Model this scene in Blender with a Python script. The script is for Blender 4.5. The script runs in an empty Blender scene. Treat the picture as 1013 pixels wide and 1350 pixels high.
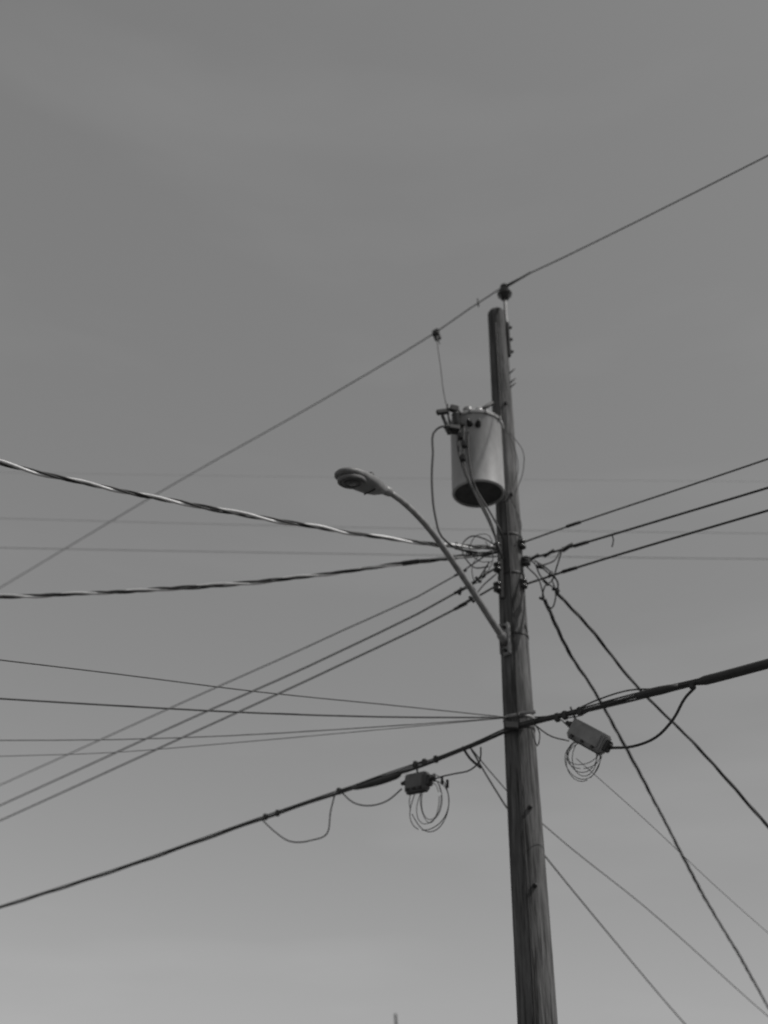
import bpy, bmesh, math, random
from mathutils import Vector as V, Matrix
random.seed(4)
# ------------------------------------------------------------------ survey of the site (metres; pole at x=1.40 y=9.50)
PX,PY=1.40,9.5
def prs(s): return [tuple(float(q)/1000 for q in t.split(',')) for t in s.split()]
def run(A,d,s,first=True):      # points along a straight span: distance along it, height
    A=V(A); D=V((d[0],d[1],0)).normalized(); o=[A] if first else []
    return o+[V((A.x+D.x*a,A.y+D.y*a,z)) for a,z in prs(s)]
def pl(y,s): return [V((x,y,z)) for x,z in prs(s)]
W={}
top=V((1.513,9.45,10.86)); dl=V((-.7373,.6756,0)); dr=V((.7748,-.6322,0))
W['prim_l']=run(top,dl,'1154,10775 2958,10723 6707,10734 9875,10675 12582,10610')
W['stir']=run(top,dl,'431,10942 424,10801',False)
W['tie']=run(top,dr,'406,10898',False)
W['prim_r']=run(top,dr,'848,10864 1983,10831 3473,10810')
W['sec_l0']=run((1.255,9.5,6.988),dl,'548,6843 2376,6676 5298,6496 10238,6185')
W['sec_l1']=run((1.244,9.5,6.741),dl,'541,6620 2346,6406 5224,6194 10062,5818')
W['sec_l2']=run((1.235,9.5,6.517),dl,'534,6420 2323,6222 5166,5967 9931,5554')
W['sec_r0']=run((1.510,9.5,7.043),dr,'713,7051 1753,7036 2782,7027')
W['sec_r1']=run((1.523,9.5,6.823),dr,'764,6791 1780,6757 2713,6726')
W['sec_r2']=run((1.506,9.5,6.523),dr,'622,6528 1682,6511 2684,6484')
W['tag']=run((1.523,9.5,6.823),dr,'1089,6779 1099,6712 1073,6640',False)
CA=V((1.366,9.3,4.878))
def cl(s,f=False): return run(CA,dl,s,f)
def cr(s,f=False): return run(CA,dr,s,f)
W['com_l']=cl('610,4791 1416,4711 2446,4651 3710,4559 6282,4350 9465,4153',True)
W['com_r']=cr('506,4879 1328,4905 1903,4901 2462,4919',True)
W['tri_a']=run((1.241,9.4,6.932),(-.8753,-.4836),'547,6790 1645,6599 2636,6468 3822,6338 4563,6275 5134,6250')
W['tri_b']=run((1.239,9.4,6.875),(-.9991,-.0435),'459,6787 914,6709 1444,6601 2403,6420 3345,6288 4427,6169 5189,6100')
FA=(1.287,9.4,4.997)
W['fan0']=run(FA,(-.8919,-.4522),'1454,4866 2648,4753 3906,4667 4795,4600')
W['fan1']=run(FA,(-.9820,-.1890),'1319,4888 2484,4822 3804,4776 4802,4750')
W['fan2']=run(FA,(-.9986,.0535),'1295,4900 2805,4803 3947,4761 5102,4750')
W['fan3']=run(FA,(-.9887,.1498),'1307,4913 2870,4818 4075,4756 5324,4750')
W['drop_a']=run((1.831,9.3,6.356),(.9136,.4067),'367,6038 918,5461 1608,4919 2379,4200')
W['drop_b']=run((1.705,9.3,6.264),(.4871,.8734),'563,5969 1403,5790 2578,5434 3882,4977 5881,4253 7735,3749 9497,3200')
HA=(.916,9.712,4.791)
W['thin_a']=run(HA,(.5019,.8649),'812,4417 1932,4099 4123,3523 7033,2800')
W['thin_a2']=run(HA,(.4949,.8689),'812,4437 1950,4119 4200,3545 7150,2850')
W['thin_b']=run(HA,(.6725,.7401),'602,4488 1299,4256 3279,3733 6297,2800')
W['thin_c']=run((1.835,9.0,4.469),(.6838,.7297),'1165,4144 2466,3736 3658,3400')
W['far0']=pl(14,'-9110,10794 -5,10860 9137,10973')
W['far1']=pl(14,'-8849,9925 12,9871 8860,9934')
W['far2']=pl(14,'-8676,9353 -4371,9354 1781,9384 8733,9460')
axp=V((PX,PY,0)); dT=V((-.66,-.75,0)).normalized()
AR=run(axp,dT,'163,5788 459,5980 774,6193 1084,6385 1388,6556 1686,6661 1884,6697 2065,6703 2750,6582 2333,6825 120,5975 117,5685',False)
W['arm']=AR[:8]; W['head']=[AR[7],AR[8]]; W['cell']=AR[9]
# near-pole leads
for k,s in {'t_jump':'697,8039 631,8120 563,8077 519,7730 507,7288 536,6959 604,6704 734,6581 966,6533',
 't_sec0':'866,8116 852,7889 853,7618 927,7346 1047,7083 1133,6835 1171,6609',
 't_sec1':'815,8094 793,7837 851,7539 971,7204 1075,6953 1145,6744 1199,6539',
 't_sec2':'907,8065 906,7739 960,7347 1124,6991 1210,6791',
 't_cut0':'600,8319 685,8353 788,8377 837,8293','t_cut1':'686,8427 693,8300 715,8143 763,8020',
 't_drop':'593,9213 624,8896 639,8675 670,8438','t_cut2':'617,8298 666,8194 714,8060'}.items(): W[k]=pl(8.8,s)
HW=pl(8.8,'847,7698 860,7879 821,7991 748,8081 705,8018 805,8398 625,8319 762,8365')
J={'0':'1208,6790 1090,6880 946,6943 854,6847 857,6662 958,6546 1119,6577','1':'764,6798 907,6727 1084,6695 1203,6670',
'2':'1120,6604 1011,6439 928,6330 784,6256','3':'1196,6488 1072,6369 923,6172 780,6082',
'4':'1206,6734 1109,6947 994,6916 924,6756 1017,6638 1160,6605','6':'1089,6852 1163,6669 1075,6467 977,6367 934,6527 1053,6731',
'7':'1484,6649 1602,6615 1650,6498 1706,6383 1803,6297 1835,6413 1754,6501 1624,6588',
'8':'1913,6806 1841,6593 1772,6411 1686,6321 1662,6188 1750,6103 1798,6235 1764,6411','9':'1604,6652 1735,6564 1824,6368 1822,6236',
'A':'1520,6586 1629,6408 1664,6232 1703,6102 1758,6000','B':'1421,8312 1560,7998 1537,7740 1447,7487 1448,7193 1471,7002 1445,6833',
'C':'1347,8418 1462,8101 1500,7842 1399,7536 1306,7336','D':'1347,7484 1438,7309 1492,7098 1449,6908 1395,6794',
'E':'2023,6865 1913,6806 1804,6638 1655,6562','F':'1459,4911 1537,4769 1499,4619 1452,4805','G':'1478,4866 1650,4719 1807,4677','H':'1496,4919 1715,4901 1832,4813'}
for k,s in J.items():
    W['j'+k]=[p+V((0,.035*math.sin(i*1.7+ord(k)),0)) for i,p in enumerate(pl(9.15,s))]
K=pl(9.4,'1250,6932 1239,6687 1229,6447 1518,6976 1556,6769 1507,6490 1280,6688 1281,4872 1454,5016 1477,5956 1281,8930 1038,8742')

# ------------------------------------------------------------------ helpers
col=bpy.context.scene.collection
def empty(name,loc=(0,0,0)):
    e=bpy.data.objects.new(name,None); e.location=loc; col.objects.link(e); e.empty_display_size=.2; return e
def mat(name,base,rough=.6,metal=0,nscale=8,namp=.25,bump=0,stretch=None):
    m=bpy.data.materials.new(name); m.use_nodes=True; nt=m.node_tree; N=nt.nodes; L=nt.links
    b=N['Principled BSDF']; b.inputs['Roughness'].default_value=rough; b.inputs['Metallic'].default_value=metal
    tc=N.new('ShaderNodeTexCoord'); mp=N.new('ShaderNodeMapping'); L.new(tc.outputs['Object'],mp.inputs[0])
    if stretch: mp.inputs['Scale'].default_value=stretch
    n=N.new('ShaderNodeTexNoise'); n.inputs['Scale'].default_value=nscale; n.inputs['Detail'].default_value=6; n.inputs['Roughness'].default_value=.65
    L.new(mp.outputs[0],n.inputs['Vector'])
    cr_=N.new('ShaderNodeMapRange'); cr_.inputs['From Min'].default_value=.3; cr_.inputs['From Max'].default_value=.7
    cr_.inputs['To Min'].default_value=base*(1-namp); cr_.inputs['To Max'].default_value=base*(1+namp)
    L.new(n.outputs['Fac'],cr_.inputs['Value']); L.new(cr_.outputs[0],b.inputs['Base Color'])
    if bump:
        bp=N.new('ShaderNodeBump'); bp.inputs['Strength'].default_value=bump; bp.inputs['Distance'].default_value=.02
        L.new(n.outputs['Fac'],bp.inputs['Height']); L.new(bp.outputs[0],b.inputs['Normal'])
    return m
def wood_mat():
    m=mat('weathered_wood',.100,.9,0,3.0,.6,.8,(9,9,.8)); nt=m.node_tree; N=nt.nodes; L=nt.links; b=N['Principled BSDF']
    src=b.inputs['Base Color'].links[0].from_socket
    tc=N.new('ShaderNodeTexCoord'); mp=N.new('ShaderNodeMapping'); mp.inputs['Scale'].default_value=(26,26,.9); L.new(tc.outputs['Object'],mp.inputs[0])
    n=N.new('ShaderNodeTexNoise'); n.inputs['Scale'].default_value=1.6; n.inputs['Detail'].default_value=3; L.new(mp.outputs[0],n.inputs['Vector'])
    r1=N.new('ShaderNodeMapRange'); r1.inputs['From Min'].default_value=.35; r1.inputs['From Max'].default_value=.43; r1.inputs['To Min'].default_value=.35; r1.inputs['To Max'].default_value=1; L.new(n.outputs['Fac'],r1.inputs['Value'])
    n2=N.new('ShaderNodeTexNoise'); n2.inputs['Scale'].default_value=.9; n2.inputs['Detail'].default_value=5; L.new(tc.outputs['Object'],n2.inputs['Vector'])
    r2=N.new('ShaderNodeMapRange'); r2.inputs['From Min'].default_value=.3; r2.inputs['From Max'].default_value=.7; r2.inputs['To Min'].default_value=.65; r2.inputs['To Max'].default_value=1.4; L.new(n2.outputs['Fac'],r2.inputs['Value'])
    a=N.new('ShaderNodeMath'); a.operation='MULTIPLY'; L.new(src,a.inputs[0]); L.new(r1.outputs[0],a.inputs[1])
    c=N.new('ShaderNodeMath'); c.operation='MULTIPLY'; L.new(a.outputs[0],c.inputs[0]); L.new(r2.outputs[0],c.inputs[1]); L.new(c.outputs[0],b.inputs['Base Color'])
    return m
M_wood=wood_mat()
M_dark=mat('black_hardware',.035,.55)
M_cable=mat('black_cable_jacket',.038,.6)
M_alu=mat('aluminium_wire',.72,.45,.1)
M_wire=mat('weathered_wire',.10,.7)
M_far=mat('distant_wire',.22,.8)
M_steel=mat('galvanised_steel',.27,.5,.2,14,.3)
M_tank=mat('tank_paint',.38,.5,0,6,.22,.15,(1,1,.35))
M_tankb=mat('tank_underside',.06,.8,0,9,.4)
M_porc=mat('glazed_porcelain',.035,.2)
M_bush=mat('grey_porcelain',.3,.3)
M_head=mat('lamp_housing_paint',.20,.5,0,10,.2)
M_lens=mat('lamp_glass',.09,.2)
M_box=mat('terminal_box_plastic',.26,.5)
M_box2=mat('dark_box_plastic',.14,.5)
def mk(name,vs,fs,m,parent=None,smooth=True):
    me=bpy.data.meshes.new(name); me.from_pydata([tuple(v) for v in vs],[],fs); me.update()
    if smooth: me.polygons.foreach_set('use_smooth',[True]*len(me.polygons))
    me.materials.append(m); o=bpy.data.objects.new(name,me); col.objects.link(o)
    if parent: o.parent=parent; o.matrix_parent_inverse=Matrix.Translation(-parent.location)
    return o
def catmull(pts,step):
    pts=[V(p) for p in pts]; out=[]
    if len(pts)<3:
        n=max(1,int((pts[1]-pts[0]).length/step)); return [pts[0].lerp(pts[1],i/n) for i in range(n+1)]
    e=[pts[0]*2-pts[1]]+pts+[pts[-1]*2-pts[-2]]
    for i in range(1,len(e)-2):
        a,b,c,d=e[i-1:i+3]; n=max(2,int((c-b).length/step))
        l0=(b-a).length or 1e-4; l1=(c-b).length or 1e-4; l2=(d-c).length or 1e-4
        m1=((b-a)/l0*l1+(c-b)/l1*l0)/(l0+l1)*l1; m2=((c-b)/l1*l2+(d-c)/l2*l1)/(l1+l2)*l1
        for k in range(n):
            t=k/n; out.append(b*(2*t**3-3*t*t+1)+m1*(t**3-2*t*t+t)+c*(-2*t**3+3*t*t)+m2*(t**3-t*t))
    out.append(pts[-1]); return out
def frames(p):
    T=[(p[min(i+1,len(p)-1)]-p[max(i-1,0)]).normalized() for i in range(len(p))]
    n=T[0].cross(V((0,0,1)));  n=n if n.length>.05 else T[0].cross(V((1,0,0))); n.normalize(); fr=[]
    for t in T:
        n=(n-t*n.dot(t)).normalized(); fr.append((n,t.cross(n)))
    return fr
def tubegeo(p,rad,seg=8,vs=None,fs=None):
    if vs is None: vs,fs=[],[]
    fr=frames(p); b0=len(vs)
    for i,(q,(n,b)) in enumerate(zip(p,fr)):
        rr=rad[i] if isinstance(rad,list) else rad
        for k in range(seg):
            a=2*math.pi*k/seg; vs.append(q+n*(rr*math.cos(a))+b*(rr*math.sin(a)))
    for i in range(len(p)-1):
        for k in range(seg):
            a=b0+i*seg+k; c=b0+i*seg+(k+1)%seg; fs.append((a,c,c+seg,a+seg))
    fs.append(tuple(b0+k for k in range(seg))[::-1]); fs.append(tuple(b0+(len(p)-1)*seg+k for k in range(seg)))
    return vs,fs
def tube(name,pts,rad,m,parent=None,step=.12,seg=8,sm=True):
    p=catmull(pts,step) if sm else [V(q) for q in pts]
    vs,fs=tubegeo(p,rad,seg); return mk(name,vs,fs,m,parent)
def extend(pts,L,sag=0.0):
    pts=[V(q) for q in pts]; d=(pts[-1]-pts[-2]).normalized()
    return pts+[pts[-1]+d*(L*.5)+V((0,0,sag*.25*L*.1)),pts[-1]+d*L+V((0,0,sag*L*.1))]
def twisted(name,pts,rad=.011,off=.013,pitch=.55,mats=None,rads=None):
    p=catmull(pts,.045); fr=frames(p); s=0; S=[0]
    for i in range(1,len(p)): s+=(p[i]-p[i-1]).length; S.append(s)
    e=empty(name,tuple(p[0]))
    mats=mats or [M_cable,M_cable,M_alu]
    for j,m in enumerate(mats):
        q=[]
        for i,(n,b) in enumerate(fr):
            a=2*math.pi*(S[i]/pitch)+.8*math.sin(S[i]*1.3)+.4*math.sin(S[i]*3.1)+2*math.pi*j/len(mats)
            of=off*(1+.3*math.sin(S[i]*2.3+j))
            q.append(p[i]+n*of*math.cos(a)+b*of*math.sin(a))
        vs,fs=tubegeo(q,(rads[j] if rads else rad),7); mk('strand_%d'%(j+1),vs,fs,m,e)
    return e
def lathe(name,prof,org,axis,m,parent=None,seg=24,smooth=True):
    axis=V(axis).normalized(); n=axis.cross(V((1,0,0))); n=n if n.length>.1 else axis.cross(V((0,1,0))); n.normalize(); b=axis.cross(n)
    vs=[];fs=[]; org=V(org)
    for rr,z in prof:
        for k in range(seg):
            a=2*math.pi*k/seg; vs.append(org+axis*z+n*(rr*math.cos(a))+b*(rr*math.sin(a)))
    for i in range(len(prof)-1):
        for k in range(seg):
            a=i*seg+k;c=i*seg+(k+1)%seg; fs.append((a,c,c+seg,a+seg))
    fs.append(tuple(range(seg))[::-1]); fs.append(tuple((len(prof)-1)*seg+k for k in range(seg)))
    return mk(name,vs,fs,m,parent,smooth)
def flat_edges(o,ang=35):
    bpy.context.view_layer.objects.active=o
    for x in bpy.context.selected_objects: x.select_set(False)
    o.select_set(True); bpy.ops.object.shade_smooth_by_angle(angle=math.radians(ang)); o.select_set(False)
def box(name,c,X,Y,Z,size,m,parent=None,bev=.01):
    bm=bmesh.new(); bmesh.ops.create_cube(bm,size=1)
    X=V(X).normalized(); Z=V(Z); Z=(Z-X*Z.dot(X)).normalized(); Y=Z.cross(X)
    for v in bm.verts: v.co=V((v.co.x*size[0],v.co.y*size[1],v.co.z*size[2]))
    if bev: bmesh.ops.bevel(bm,geom=list(bm.edges),offset=bev,segments=2,affect='EDGES')
    for v in bm.verts: v.co=V(c)+X*v.co.x+Y*v.co.y+Z*v.co.z
    me=bpy.data.meshes.new(name); bm.to_mesh(me); bm.free(); me.materials.append(m)
    o=bpy.data.objects.new(name,me); col.objects.link(o)
    if parent: o.parent=parent; o.matrix_parent_inverse=Matrix.Translation(-parent.location)
    return o

# ------------------------------------------------------------------ utility pole
pole=empty('utility_pole',(PX,PY,0))
def prad(z): return .1125+(10.47-z)/(10.47-2.3)*.06
vs=[];fs=[];SEG=48;H=[i*.12-1.0 for i in range(96)]; H=[h for h in H if h<10.40]+[10.45,10.47]
ph=[random.uniform(0,6.28) for _ in range(6)]
for h in H:
    for k in range(SEG):
        a=2*math.pi*k/SEG
        rr=prad(h)*(1+.014*math.sin(3*a+ph[0]+h*.5)+.009*math.sin(7*a+ph[1]-h*.8)+random.uniform(-.007,.007))
        if h>10.46: rr*=.93
        vs.append(V((PX+rr*math.cos(a)+.008*math.sin(h*.9),PY+rr*math.sin(a),h)))
for i in range(len(H)-1):
    for k in range(SEG):
        a=i*SEG+k;c=i*SEG+(k+1)%SEG; fs.append((a,c,c+SEG,a+SEG))
fs.append(tuple((len(H)-1)*SEG+k for k in range(SEG)))
mk('pole_shaft',vs,fs,M_wood,pole)
rx=PX+prad(10)+.012
lathe('pin_insulator',[(.02,-.20),(.05,-.19),(.055,-.16),(.09,-.13),(.098,-.10),(.06,-.075),(.05,-.05),(.062,-.035),(.055,-.01),(.035,-.012),(.035,.01),(.055,.015),(.05,.04),(.02,.055)],top,(0,0,1),M_porc,pole)
tube('pole_top_pin',[(top.x,top.y,top.z-.18),(top.x,top.y,10.3),(rx,PY-.05,10.15),(rx,PY-.05,9.75)],.020,M_steel,pole,step=.1)
box('pin_plate',(rx,PY-.05,9.98),(1,0,0),0,(0,0,1),(.03,.06,.55),M_dark,pole,.006)
for z in (10.18,9.98,9.78): box('pin_bolt',(rx+.025,PY-.05,z),(1,0,0),0,(0,0,1),(.05,.035,.035),M_dark,pole,.006)
for z in (9.42,9.27,9.2): tube('cleat',[(rx-.02,PY-.06,z),(rx+.05,PY-.07,z+.07)],.009,M_dark,pole)
tube('ground_wire',[(PX-.035,PY-.115,10.2),(PX-.035,PY-.125,9),(PX-.03,PY-.135,7.5),(PX-.03,PY-.15,6),(PX-.04,PY-.16,4.5),(PX-.04,PY-.172,2),(PX-.04,PY-.19,0)],.007,M_dark,pole)
SP=[(.03,-.05),(.045,-.045),(.045,-.02),(.03,-.008),(.03,.008),(.045,.02),(.045,.045),(.03,.05)]
for c in K[:3]:
    lathe('spool_insulator',SP,c,(0,0,1),M_porc,pole); box('clevis',c+V((.05,.04,0)),(1,.6,0),0,(0,0,1),(.12,.04,.13),M_dark,pole,.006)
for c in K[3:6]:
    lathe('spool_insulator',SP,c,(0,0,1),M_porc,pole); box('clevis',c-V((.05,-.02,0)),(1,-.3,0),0,(0,0,1),(.10,.035,.11),M_dark,pole,.006)
box('rack_channel',K[6],(1,0,0),0,(0,0,1),(.05,.04,.75),M_dark,pole,.006)
def band(z,h,m):
    rr=prad(z)+.006; lathe('strap',[(rr-.01,-h/2),(rr,-h/2),(rr,h/2),(rr-.01,h/2)],(PX+.008*math.sin(z*.9),PY,z),(0,0,1),m,pole,40)
band(5.01,.035,M_steel); band(4.90,.03,M_dark); band(7.1,.03,M_dark); band(5.90,.025,M_dark); band(6.62,.03,M_dark)
box('suspension_clamp',K[7]+V((0,-.12,0)),(1,0,0),0,(0,0,1),(.14,.06,.07),M_dark,pole,.01)
box('dead_end_clamp',K[8]+V((0,-.10,0)),(1,-.3,0),0,(0,0,1),(.16,.04,.03),M_steel,pole,.006)
for dz in (-.06,0,.08):
    q=K[9]+V((0,0,dz)); tube('splinter',[q+V((-.04,0,-.08)),q+V((.03,0,.02))],.009,M_wood,pole)
for z in (3.4,4.1,7.6,8.9): lathe('through_bolt',[(.022,0),(.022,.02),(.012,.022),(.012,.05)],(PX+.03,PY-prad(z)-.0,z),(0,-1,0),M_dark,pole,8)

# ------------------------------------------------------------------ transformer
cx,cy,z0,z1=1.034,9.13,7.444,8.374
tr=empty('pole_transformer',(cx,cy,z0)); TR=.29
o=lathe('tank',[(TR-.03,.03),(TR-.028,0),(TR-.012,0),(TR,.012),(TR,z1-z0-.03),(TR+.004,z1-z0-.025)],(cx,cy,z0),(0,0,1),M_tank,tr,64); flat_edges(o,40)
lathe('tank_underside',[(.01,.018),(TR-.031,.022),(TR-.031,.03)],(cx,cy,z0),(0,0,1),M_tankb,tr,48,False)
o=lathe('lid_band',[(TR,0),(TR+.018,.002),(TR+.022,.03),(TR+.012,.045),(TR-.05,.07),(.12,.095),(.02,.10)],(cx,cy,z1-.03),(0,0,1),M_tank,tr,64); flat_edges(o,40)
for k in range(10):
    a=k*.628; box('lid_clip',(cx+(TR+.024)*math.cos(a),cy+(TR+.024)*math.sin(a),z1-.01),(math.cos(a),math.sin(a),0),0,(0,0,1),(.02,.03,.05),M_steel,tr,.003)
lathe('primary_bushing',[(.06,0),(.065,.03),(.05,.05),(.07,.07),(.05,.09),(.066,.11),(.045,.13),(.06,.15),(.04,.17),(.015,.2)],(cx-.09,cy-.05,z1+.05),(0,0,1),M_bush,tr,20)
lathe('primary_bushing',[(.05,0),(.05,.10),(.035,.13),(.012,.15)],(cx+.03,cy-.10,z1+.05),(0,0,1),M_bush,tr,20)
for k,a in enumerate((-2.25,-1.9,-1.6)):
    d=V((math.cos(a),math.sin(a),0)); q=V((cx,cy,z1-.16-.02*k))+d*TR
    lathe('secondary_bushing',[(.035,0),(.035,.02),(.028,.03),(.032,.05),(.02,.07),(.012,.1)],q,d,M_porc,tr,16)
for c in HW[:3]: box('connector',c,(0,0,1),0,(-.35,-.94,0),(.08,.05,.07),M_dark,tr,.01)
box('arrester_bracket',HW[3],(1,.2,.0),0,(0,0,1),(.13,.12,.06),M_dark,tr,.01)
lathe('lightning_arrester',[(.025,0),(.04,.02),(.028,.05),(.05,.06),(.028,.09),(.05,.10),(.028,.13),(.05,.14),(.028,.17),(.05,.18),(.03,.21),(.015,.24),(.01,.3)],HW[4]+V((.09,0,.08)),(-.1,0,1),M_porc,tr,16)
lathe('fuse_cutout',[(.02,0),(.03,.01),(.022,.04),(.036,.05),(.02,.07),(.036,.08),(.02,.12),(.02,.26)],HW[4],(-.3,0,1),M_porc,tr,16)
box('cutout_top',HW[6],(1,.1,.25),0,(0,0,1),(.13,.05,.06),M_dark,tr,.01)
box('cutout_clip',HW[7],(1,.1,-.2),0,(0,0,1),(.10,.06,.08),M_dark,tr,.01)
box('cutout_hinge',HW[5]+V((-.02,0,-.10)),(1,.1,.6),0,(0,0,1),(.09,.05,.05),M_dark,tr,.01)
for k in ('t_cut0','t_cut1','t_cut2'): tube('lead',W[k],.013,M_dark,tr,.05)
tube('jumper',W['t_jump'],.012,M_cable,tr,.06)
for k in ('t_sec0','t_sec1','t_sec2'): tube('secondary_lead',W[k]+[V((1.24,9.33,W[k][-1].z+.25))],.011,M_cable,tr,.06)
tube('primary_tap',[W['prim_l'][1]+V((0,0,-.02)),W['prim_l'][1]+V((.02,-.3,-.45))]+W['t_drop'],.005,M_cable,tr,.05)
for z in (z1-.12,z0+.18):
    box('mount_bracket',(cx+.5*(PX-cx),cy+.5*(PY-cy),z),(PX-cx,PY-cy,0),0,(0,0,1),((V((PX-cx,PY-cy,0))).length-.3,.10,.09),M_dark,tr,.008)
tube('top_bracket',[K[10],K[11]],.024,M_dark,tr)
cl_=empty('line_clamp',tuple(W['prim_l'][1])); c=W['prim_l'][1]; d=(W['prim_l'][2]-c).normalized()
box('jaw',c+V((0,0,-.01)),d,0,(0,0,1),(.10,.06,.10),M_dark,cl_,.01)
lathe('clamp_screw',[(.018,0),(.018,.06),(.035,.065),(.035,.09),(.015,.13)],c+V((0,0,-.03)),(0.1,0,-1),M_dark,cl_,12)
box('keeper',c+V((.02,0,-.10)),(1,0,.3),0,(0,0,1),(.09,.05,.06),M_dark,cl_,.008)

# ------------------------------------------------------------------ lines
tube('primary_power_line',[*reversed(extend(W['prim_l'],18,.3)[1:]),top+V((0,-.02,.02)),*extend(W['prim_r'],14,.3)[1:]],.0085,M_wire,None,.5)
tube('line_tie',[top,top.lerp(W['tie'][0],.5),W['tie'][0]],.013,M_dark,pole)
tube('stirrup',W['stir'],.010,M_dark,pole)
for i in range(3):
    tube('secondary_power_line',extend(W['sec_l%d'%i],16,.2),[.008,.011,.011][i],M_wire,None,.5)
    tube('secondary_power_line',extend(W['sec_r%d'%i],12,.3),[.009,.012,.012][i],M_cable,None,.5)
for s,i0,rd in [('sec_r0',1,.018),('sec_r1',1,.02),('sec_r2',1,.02),('sec_l1',1,.018),('sec_l2',1,.018),('sec_l0',1,.014)]:
    p=W[s][i0]; d=(W[s][i0+1]-p).normalized(); tube('splice_sleeve',[p-d*.12,p+d*.05],rd,M_dark,pole)
for t in (.25,.55,.8):
    p=W['sec_r1'][1].lerp(W['sec_r1'][0],t); tube('preformed_tie',[p-V((.05,-.04,.02)),p+V((.05,-.04,.02))],.017,M_dark,pole)
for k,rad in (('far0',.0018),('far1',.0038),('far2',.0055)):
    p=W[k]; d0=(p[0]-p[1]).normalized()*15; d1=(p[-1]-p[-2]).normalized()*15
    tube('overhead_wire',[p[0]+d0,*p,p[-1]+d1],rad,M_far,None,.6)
# ------------------------------------------------------------------ telephone cable
cc=empty('telephone_cable',tuple(CA))
L_=extend(W['com_l'],14,.2); Rr=extend(W['com_r'],8,.3)
pc=catmull([*reversed(L_),*Rr[1:]],.15)
tube('messenger_strand',[p+V((0,0,.026)) for p in pc],.008,M_cable,cc,sm=False)
tube('main_cable',[p+V((0,0,.004*math.sin(i*.9))) for i,p in enumerate(pc)],.017,M_cable,cc,sm=False)
pr=catmull(Rr,.12)
tube('branch_cable',[p+V((0,0,-.02+.012*math.sin(i*.5))) for i,p in enumerate(pr)],.011,M_cable,cc,sm=False)
rp=catmull(W['com_r'],.08); n=len(rp)
seg=rp[int(n*.50):int(n*.72)]; tube('splice_closure',seg,[.02+.020*math.sin(math.pi*(i+.5)/len(seg)) for i in range(len(seg))],M_cable,cc,sm=False,seg=12)
seg=rp[int(n*.74):]+[Rr[-2],Rr[-1]]; tube('splice_closure',seg,[.026]+[.042]*(len(seg)-1),M_cable,cc,sm=False,seg=12)
seg=catmull(cl('2214,4656 1867,4662 1542,4684'),.05); tube('splice_closure',seg,[.016]+[.024+.012*math.sin(math.pi*i/len(seg)) for i in range(len(seg)-2)]+[.016],M_cable,cc,sm=False,seg=12)
tube('riser_cable',cl('1208,4770 1800,4730 2447,4668'),.008,M_cable,cc)
for q in cl('3645,4575 3437,4586 2447,4668 1208,4752 1055,4754 1332,4752'): box('cable_clamp',q,dl,0,(0,0,1),(.045,.05,.07),M_dark,cc,.008)
for q in cr('506,4879 668,4882 1782,4887 423,4874'): box('cable_clamp',q,dr,0,(0,0,1),(.05,.05,.08),M_dark,cc,.008)
for p,rd in ((cr('923,4482 1159,4452 1383,4491 1565,4620 1712,4797 1790,4850'),.013),(cr('506,4879 875,4956 1187,4974 1478,4921 1759,4878'),.008),
 (cr('506,4850 640,4840 880,4900 1328,4890'),.006),(cl('3710,4559 3467,4383 3198,4234 2853,4193 2596,4237 2563,4462 2505,4653'),.008),
 (cl('2411,4653 2219,4505 1948,4427 1710,4443 1520,4530'),.008),(cl('1158,4544 988,4560 811,4558 599,4564 492,4628 477,4763'),.008),
 (cl('706,4810 614,4675 486,4558'),.014),(W['jF'],.006),(W['jG'],.007),(W['jH'],.007)): tube('drop_loop',p,rd,M_cable,cc,.05)
def termbox(a,b,wd,ht,m):
    X=(b-a).normalized(); c=(a+b)/2; Lh=(b-a).length; e=empty('cable_terminal_box',tuple(c)); Z=V((0,0,1))
    Zp=(Z-X*Z.dot(X)).normalized(); Yp=Zp.cross(X)
    if Yp.y>0: Yp=-Yp
    box('housing',c,X,0,Z,(Lh,wd,ht),m,e,.016)
    box('cover',c+Yp*(wd*.5+.004),X,0,Z,(Lh*.82,.02,ht*.7),m,e,.008)
    for t in (-.3,0,.3): box('latch',c+Yp*(wd*.5+.012)+X*(t*Lh)-Zp*(ht*.38),X,0,Z,(.03,.02,.03),M_dark,e,.004)
    box('base_rib',c-Zp*(ht*.5+.004),X,0,Z,(Lh*.9,wd*.5,.02),M_dark,e,.004)
    for s in (-1,1): lathe('cable_gland',[(.03,0),(.03,.03),(.02,.035),(.02,.07)],c+X*(s*Lh*.5)+V((0,0,.02)),X*s,M_dark,e,14)
    box('end_clamp',c+X*(Lh*.5+.02),X,0,Z,(.05,.08,.11),M_dark,e,.01)
    return e,c,X
bR=cr('574,4745 895,4510'); bL=cl('1450,4562 1165,4552')
e1,c1,X1=termbox(bR[0],bR[1],.12,.185,M_box)
e2,c2,X2=termbox(bL[0],bL[1],.10,.19,M_box2)
tube('hanger',[c1-X1*.15+V((0,0,.1)),c1-X1*.2+V((0,0,.2))],.01,M_dark,e1)
tube('hanger',[c2+V((0,0,.05)),c2+V((0,0,.16))],.01,M_dark,e2)
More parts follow.
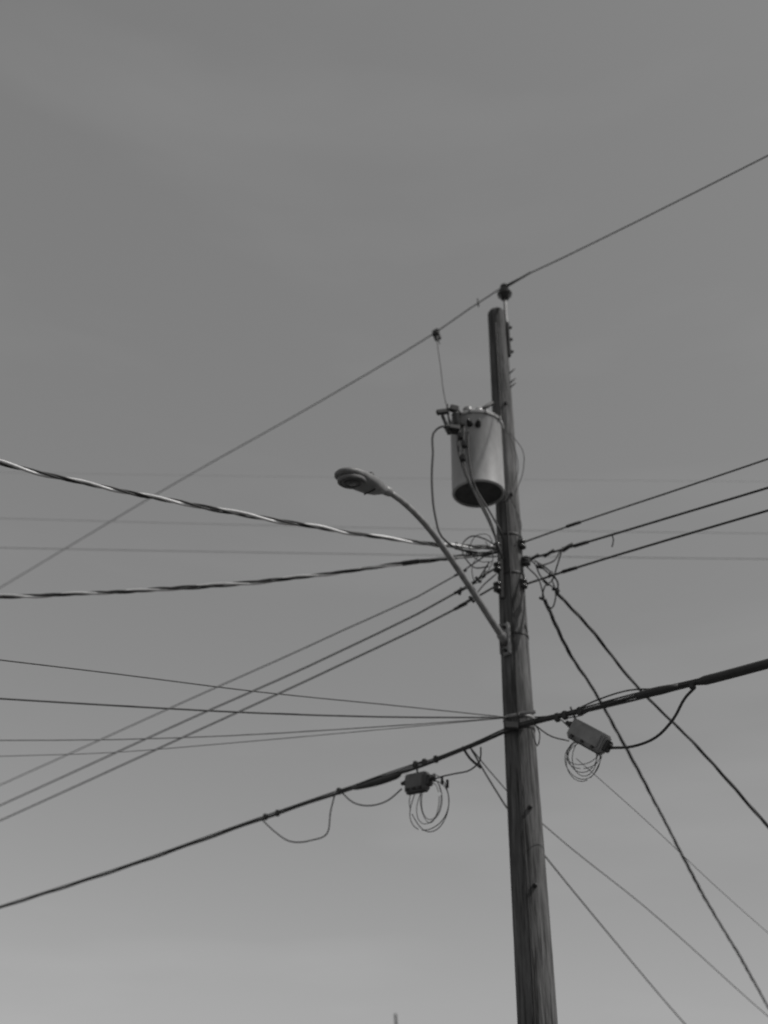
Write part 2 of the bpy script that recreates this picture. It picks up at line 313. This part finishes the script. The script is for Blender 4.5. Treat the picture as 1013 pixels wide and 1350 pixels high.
def coil(center,axd,rx_,rz_,n,m,parent,rad=.0045,jit=.25):
    for j in range(n):
        a0=random.uniform(0,6.28); pts=[]; ox=random.uniform(-.06,.06)*jit; sx=rx_*random.uniform(1-jit*1.4,1.0); sz=rz_*random.uniform(1-jit*1.4,1.0); k3=random.uniform(-.09,.09)
        for i in range(25):
            a=a0+2*math.pi*i/24*.97; w_=1+k3*math.sin(2*a+j)+k3*.6*math.sin(3*a)
            pts.append(center+axd*(ox+sx*w_*math.cos(a))+V((0,.02*math.sin(a+j),(rz_-sz)+sz*w_*math.sin(a))))
        tube('drop_wire_coil',pts,rad,m,parent,.03,6)
coil(cr('662,4418')[0],dr,.19,.19,6,M_cable,e1,.0036,.3)
coil(cl('1150,4295')[0],dl,.29,.28,2,M_cable,e2,.0048,.1)
coil(cl('1130,4315')[0],dl,.20,.24,3,M_cable,e2,.004,.35)
for q in cl('1077,4608 978,4558 909,4514'): tube('tap',[q,q+V((0,0,-.08))],.014,M_dark,e2)
# ------------------------------------------------------------------ wiring around the pole
wr=empty('service_wiring',(PX,PY,6.6))
for k in '012346789ABCDE': tube('jumper_wire',W['j'+k],.0045 if k in 'BCD46' else .008,M_cable,wr,.04)
tube('line_tag',W['tag'],.007,M_dark,wr)
for x,z in prs('780,6800 920,6730 800,6520 810,6262 925,6170 1072,6467 1655,6562 1760,6480 1706,6383 1803,6297 1662,6188 1000,6400'):
    q=V((x,9.15,z)); d=V((random.uniform(-1,1),.1,random.uniform(-1,1))).normalized()*.04; tube('connector',[q-d,q+d],.016,M_dark,wr)
twisted('service_drop_cable',extend(W['tri_a'],12,0),.0105,.0135,.75,None,[.0100,.0095,.0150])
twisted('service_drop_cable',extend(W['tri_b'],12,0),.0105,.0135,.75,None,[.0105,.0095,.0135])
p=W['tri_b'][2]; d=(W['tri_b'][3]-p).normalized(); tube('splice_sleeve',[p-d*.06,p+d*.12],.028,M_dark,wr)
twisted('service_drop_cable',extend(W['drop_a'],4,.5),.009,.009,.85,[M_cable,M_cable,M_wire])
twisted('service_drop_cable',extend(W['drop_b'],3,.5),.010,.010,.85,[M_cable,M_cable,M_wire])
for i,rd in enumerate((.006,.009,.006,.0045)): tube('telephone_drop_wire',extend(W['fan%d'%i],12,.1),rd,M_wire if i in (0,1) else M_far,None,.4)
for k,rd in (('thin_a',.009),('thin_a2',.007),('thin_b',.006),('thin_c',.0035)): tube('telephone_drop_wire',extend(W[k],3,.5),rd,M_wire,None,.4)

# ------------------------------------------------------------------ street lamp
sl=empty('street_lamp',tuple(W['arm'][0]))
am=catmull(W['arm'],.08); n=len(am)
tube('lamp_arm',am,[.038-.009*i/n for i in range(n)],M_steel,sl,sm=False,seg=16)
side=V((-dT.y,dT.x,0)); zc=5.83; pc_=V((PX,PY,zc))+dT*(prad(zc)+.02)
box('mounting_plate',pc_,dT,0,(0,0,1),(.03,.10,.36),M_steel,sl,.008)
for s in (-1,1): box('plate_flange',pc_+side*.05*s+dT*.02,dT,0,(0,0,1),(.06,.012,.34),M_steel,sl,.003)
lathe('arm_socket',[(.048,-.03),(.048,.12),(.04,.13)],W['arm'][0],W['arm'][1]-W['arm'][0],M_steel,sl,18)
for z in (.13,-.13): lathe('plate_bolt',[(.018,0),(.018,.03),(.006,.035)],pc_+dT*.015+V((0,0,z)),dT,M_dark,sl,6)
h0,h1=W['head']; X=(h1-h0); HL=X.length; X.normalize(); Yv=V((0,0,1)).cross(X).normalized(); Zv=X.cross(Yv)
secs=[(-.04,.034,.034,.034),(.04,.038,.038,.040),(.10,.052,.045,.055),(.18,.085,.055,.080),(.28,.115,.060,.088),(.40,.132,.062,.080),(.52,.138,.058,.062),(.62,.130,.050,.050),(.69,.105,.040,.042),(.73,.07,.028,.03),(.75,.03,.012,.014)]
sc=HL/.745; vs=[];fs=[];SG=32
for x,w,zu,zd in secs:
    for k in range(SG):
        a=2*math.pi*k/SG; cxx=math.cos(a); s=math.sin(a); z=s*zu if s>0 else -abs(s)**.7*zd
        vs.append(h0+X*(x*sc)+Yv*(w*cxx)+Zv*z)
for i in range(len(secs)-1):
    for k in range(SG):
        a=i*SG+k;c=i*SG+(k+1)%SG; fs.append((a,c,c+SG,a+SG))
fs.append(tuple(range(SG))[::-1]); fs.append(tuple((len(secs)-1)*SG+k for k in range(SG)))
mk('lamp_head_housing',vs,fs,M_head,sl)
lc=h0+X*(.56*sc)-Zv*.050
def oval(name,c,prof,m,ex=1.25):
    vs=[];fs=[];S=36
    for rr,z in prof:
        for k in range(S):
            a=2*math.pi*k/S; vs.append(c+X*(rr*ex*math.cos(a))+Yv*(rr*math.sin(a))-Zv*z)
    for i in range(len(prof)-1):
        for k in range(S):
            a=i*S+k;b=i*S+(k+1)%S; fs.append((a,b,b+S,a+S))
    fs.append(tuple((len(prof)-1)*S+k for k in range(S))); mk(name,vs,fs,m,sl)
oval('lens_rim',lc,[(.122,-.01),(.122,.014),(.116,.020),(.106,.020),(.102,.006)],M_head)
oval('lens',lc,[(.102,.004),(.098,.012),(.078,.020),(.05,.026),(.02,.028)],M_lens)
oval('reflector_ring',lc,[(.070,.018),(.070,.028),(.060,.031),(.052,.022)],M_dark)
oval('reflector_hub',lc,[(.030,.022),(.028,.036),(.01,.038)],M_head)
box('hinge_seam',h0+X*(.30*sc)-Zv*.086,Yv,0,Zv,(.15,.012,.012),M_dark,sl,.003)
q=W['cell']; q=h0+X*((q-h0).dot(X))+Zv*.055
lathe('photocell',[(.035,0),(.035,.05),(.028,.065),(.01,.07)],q,Zv,M_dark,sl,16)
lathe('arm_clamp',[(.043,-.03),(.047,-.02),(.047,.05),(.042,.06)],h0,X,M_steel,sl,18)
# ------------------------------------------------------------------ distant mast
am_=tube('antenna_mast',[(1.03,40,-.1),(1.00,40,2.5),(.78,40,4.78)],[.08,.06,.045],M_dark,None,sm=False)
tube('cross_bar',[(.72,40,4.0),(1.05,40,4.03)],.02,M_dark,am_)
# ------------------------------------------------------------------ ground, road
M_grass=mat('dry_grass',.08,.95,0,.8,.4); M_asph=mat('asphalt',.05,.9,0,3,.25); M_conc=mat('concrete',.25,.85,0,2,.15)
mk('ground',[(-1500,-1500,-.12),(1500,-1500,-.12),(1500,1500,-.12),(-1500,1500,-.12)],[(0,1,2,3)],M_grass,None,False)
def strip(name,off,w,zt,h,m,parent,L=200):
    X=V((dr.x,dr.y,0)).normalized(); N=V((-X.y,X.x,0))
    if N.dot(dT)<0: N=-N
    return box(name,V((PX,PY,zt-h/2))+N*off,X,0,(0,0,1),(L,w,h),m,parent,0)
g=empty('sidewalk',(PX,PY,0)); strip('slab',-.4,1.8,.0,.3,M_conc,g); strip('kerb',.6,.18,.03,.3,M_conc,g)
rd=strip('road',4.7,8.0,-.10,.1,M_asph,None); strip('centre_line',4.7,.12,-.092,.004,mat('road_paint',.6,.7),rd)
# ------------------------------------------------------------------ sky, sun, camera
EL=50; AZ=112
w=bpy.data.worlds.new("World"); bpy.context.scene.world=w; w.use_nodes=True; N=w.node_tree.nodes; Lk=w.node_tree.links
bg=N['Background']; sky=N.new('ShaderNodeTexSky'); sky.sky_type='NISHITA'; sky.sun_disc=False
sky.sun_elevation=math.radians(EL); sky.sun_rotation=math.radians(AZ)
bw=N.new('ShaderNodeRGBToBW'); Lk.new(sky.outputs[0],bw.inputs[0])
# thin even high haze over the clear sky: softens the gradient of the monochrome sky
hz=N.new('ShaderNodeMath'); hz.operation='MULTIPLY_ADD'; Lk.new(bw.outputs[0],hz.inputs[0]); hz.inputs[1].default_value=.50; hz.inputs[2].default_value=1.38
tc=N.new('ShaderNodeTexCoord'); mp=N.new('ShaderNodeMapping'); mp.inputs['Scale'].default_value=(1.2,1.2,6); mp.inputs['Rotation'].default_value=(0,.22,0)
Lk.new(tc.outputs['Generated'],mp.inputs[0]); nz=N.new('ShaderNodeTexNoise'); nz.inputs['Scale'].default_value=2.2; nz.inputs['Detail'].default_value=4; nz.inputs['Roughness'].default_value=.45
Lk.new(mp.outputs[0],nz.inputs['Vector'])
mr=N.new('ShaderNodeMapRange'); mr.inputs['From Min'].default_value=.5; mr.inputs['From Max'].default_value=.8; mr.inputs['To Min'].default_value=1; mr.inputs['To Max'].default_value=1.12
Lk.new(nz.outputs['Fac'],mr.inputs['Value'])
mm=N.new('ShaderNodeMath'); mm.operation='MULTIPLY'; Lk.new(hz.outputs[0],mm.inputs[0]); Lk.new(mr.outputs[0],mm.inputs[1])
Lk.new(mm.outputs[0],bg.inputs['Color']); bg.inputs['Strength'].default_value=.10
sd=bpy.data.lights.new('sun','SUN'); sd.energy=2.4; sd.angle=math.radians(.5); sd.color=(1,.98,.96)
so=bpy.data.objects.new('sun',sd); col.objects.link(so)
a=math.radians(AZ); e=math.radians(EL); to=V((math.sin(a)*math.cos(e),math.cos(a)*math.cos(e),math.sin(e)))
so.rotation_euler=to.to_track_quat('Z','Y').to_euler(); so.location=(5,-5,20)
cam=bpy.data.cameras.new('camera'); co=bpy.data.objects.new('camera',cam); col.objects.link(co)
cam.sensor_fit='VERTICAL'; cam.sensor_height=36; cam.sensor_width=27; cam.lens=34.667; cam.clip_end=5000; cam.clip_start=.05
co.location=(0,0,1.6)   # eye height, looking up 31.5 degrees with a 1.16 degree roll
co.rotation_euler=(Matrix.Rotation(math.radians(90+31.5),3,'X')@Matrix.Rotation(math.radians(1.16),3,'Z')).to_euler()
cam.dof.use_dof=True; cam.dof.focus_distance=6.0; cam.dof.aperture_fstop=1.0
s_=bpy.context.scene; s_.camera=co; s_.view_settings.view_transform='Standard'; s_.view_settings.look='None'; s_.view_settings.exposure=0
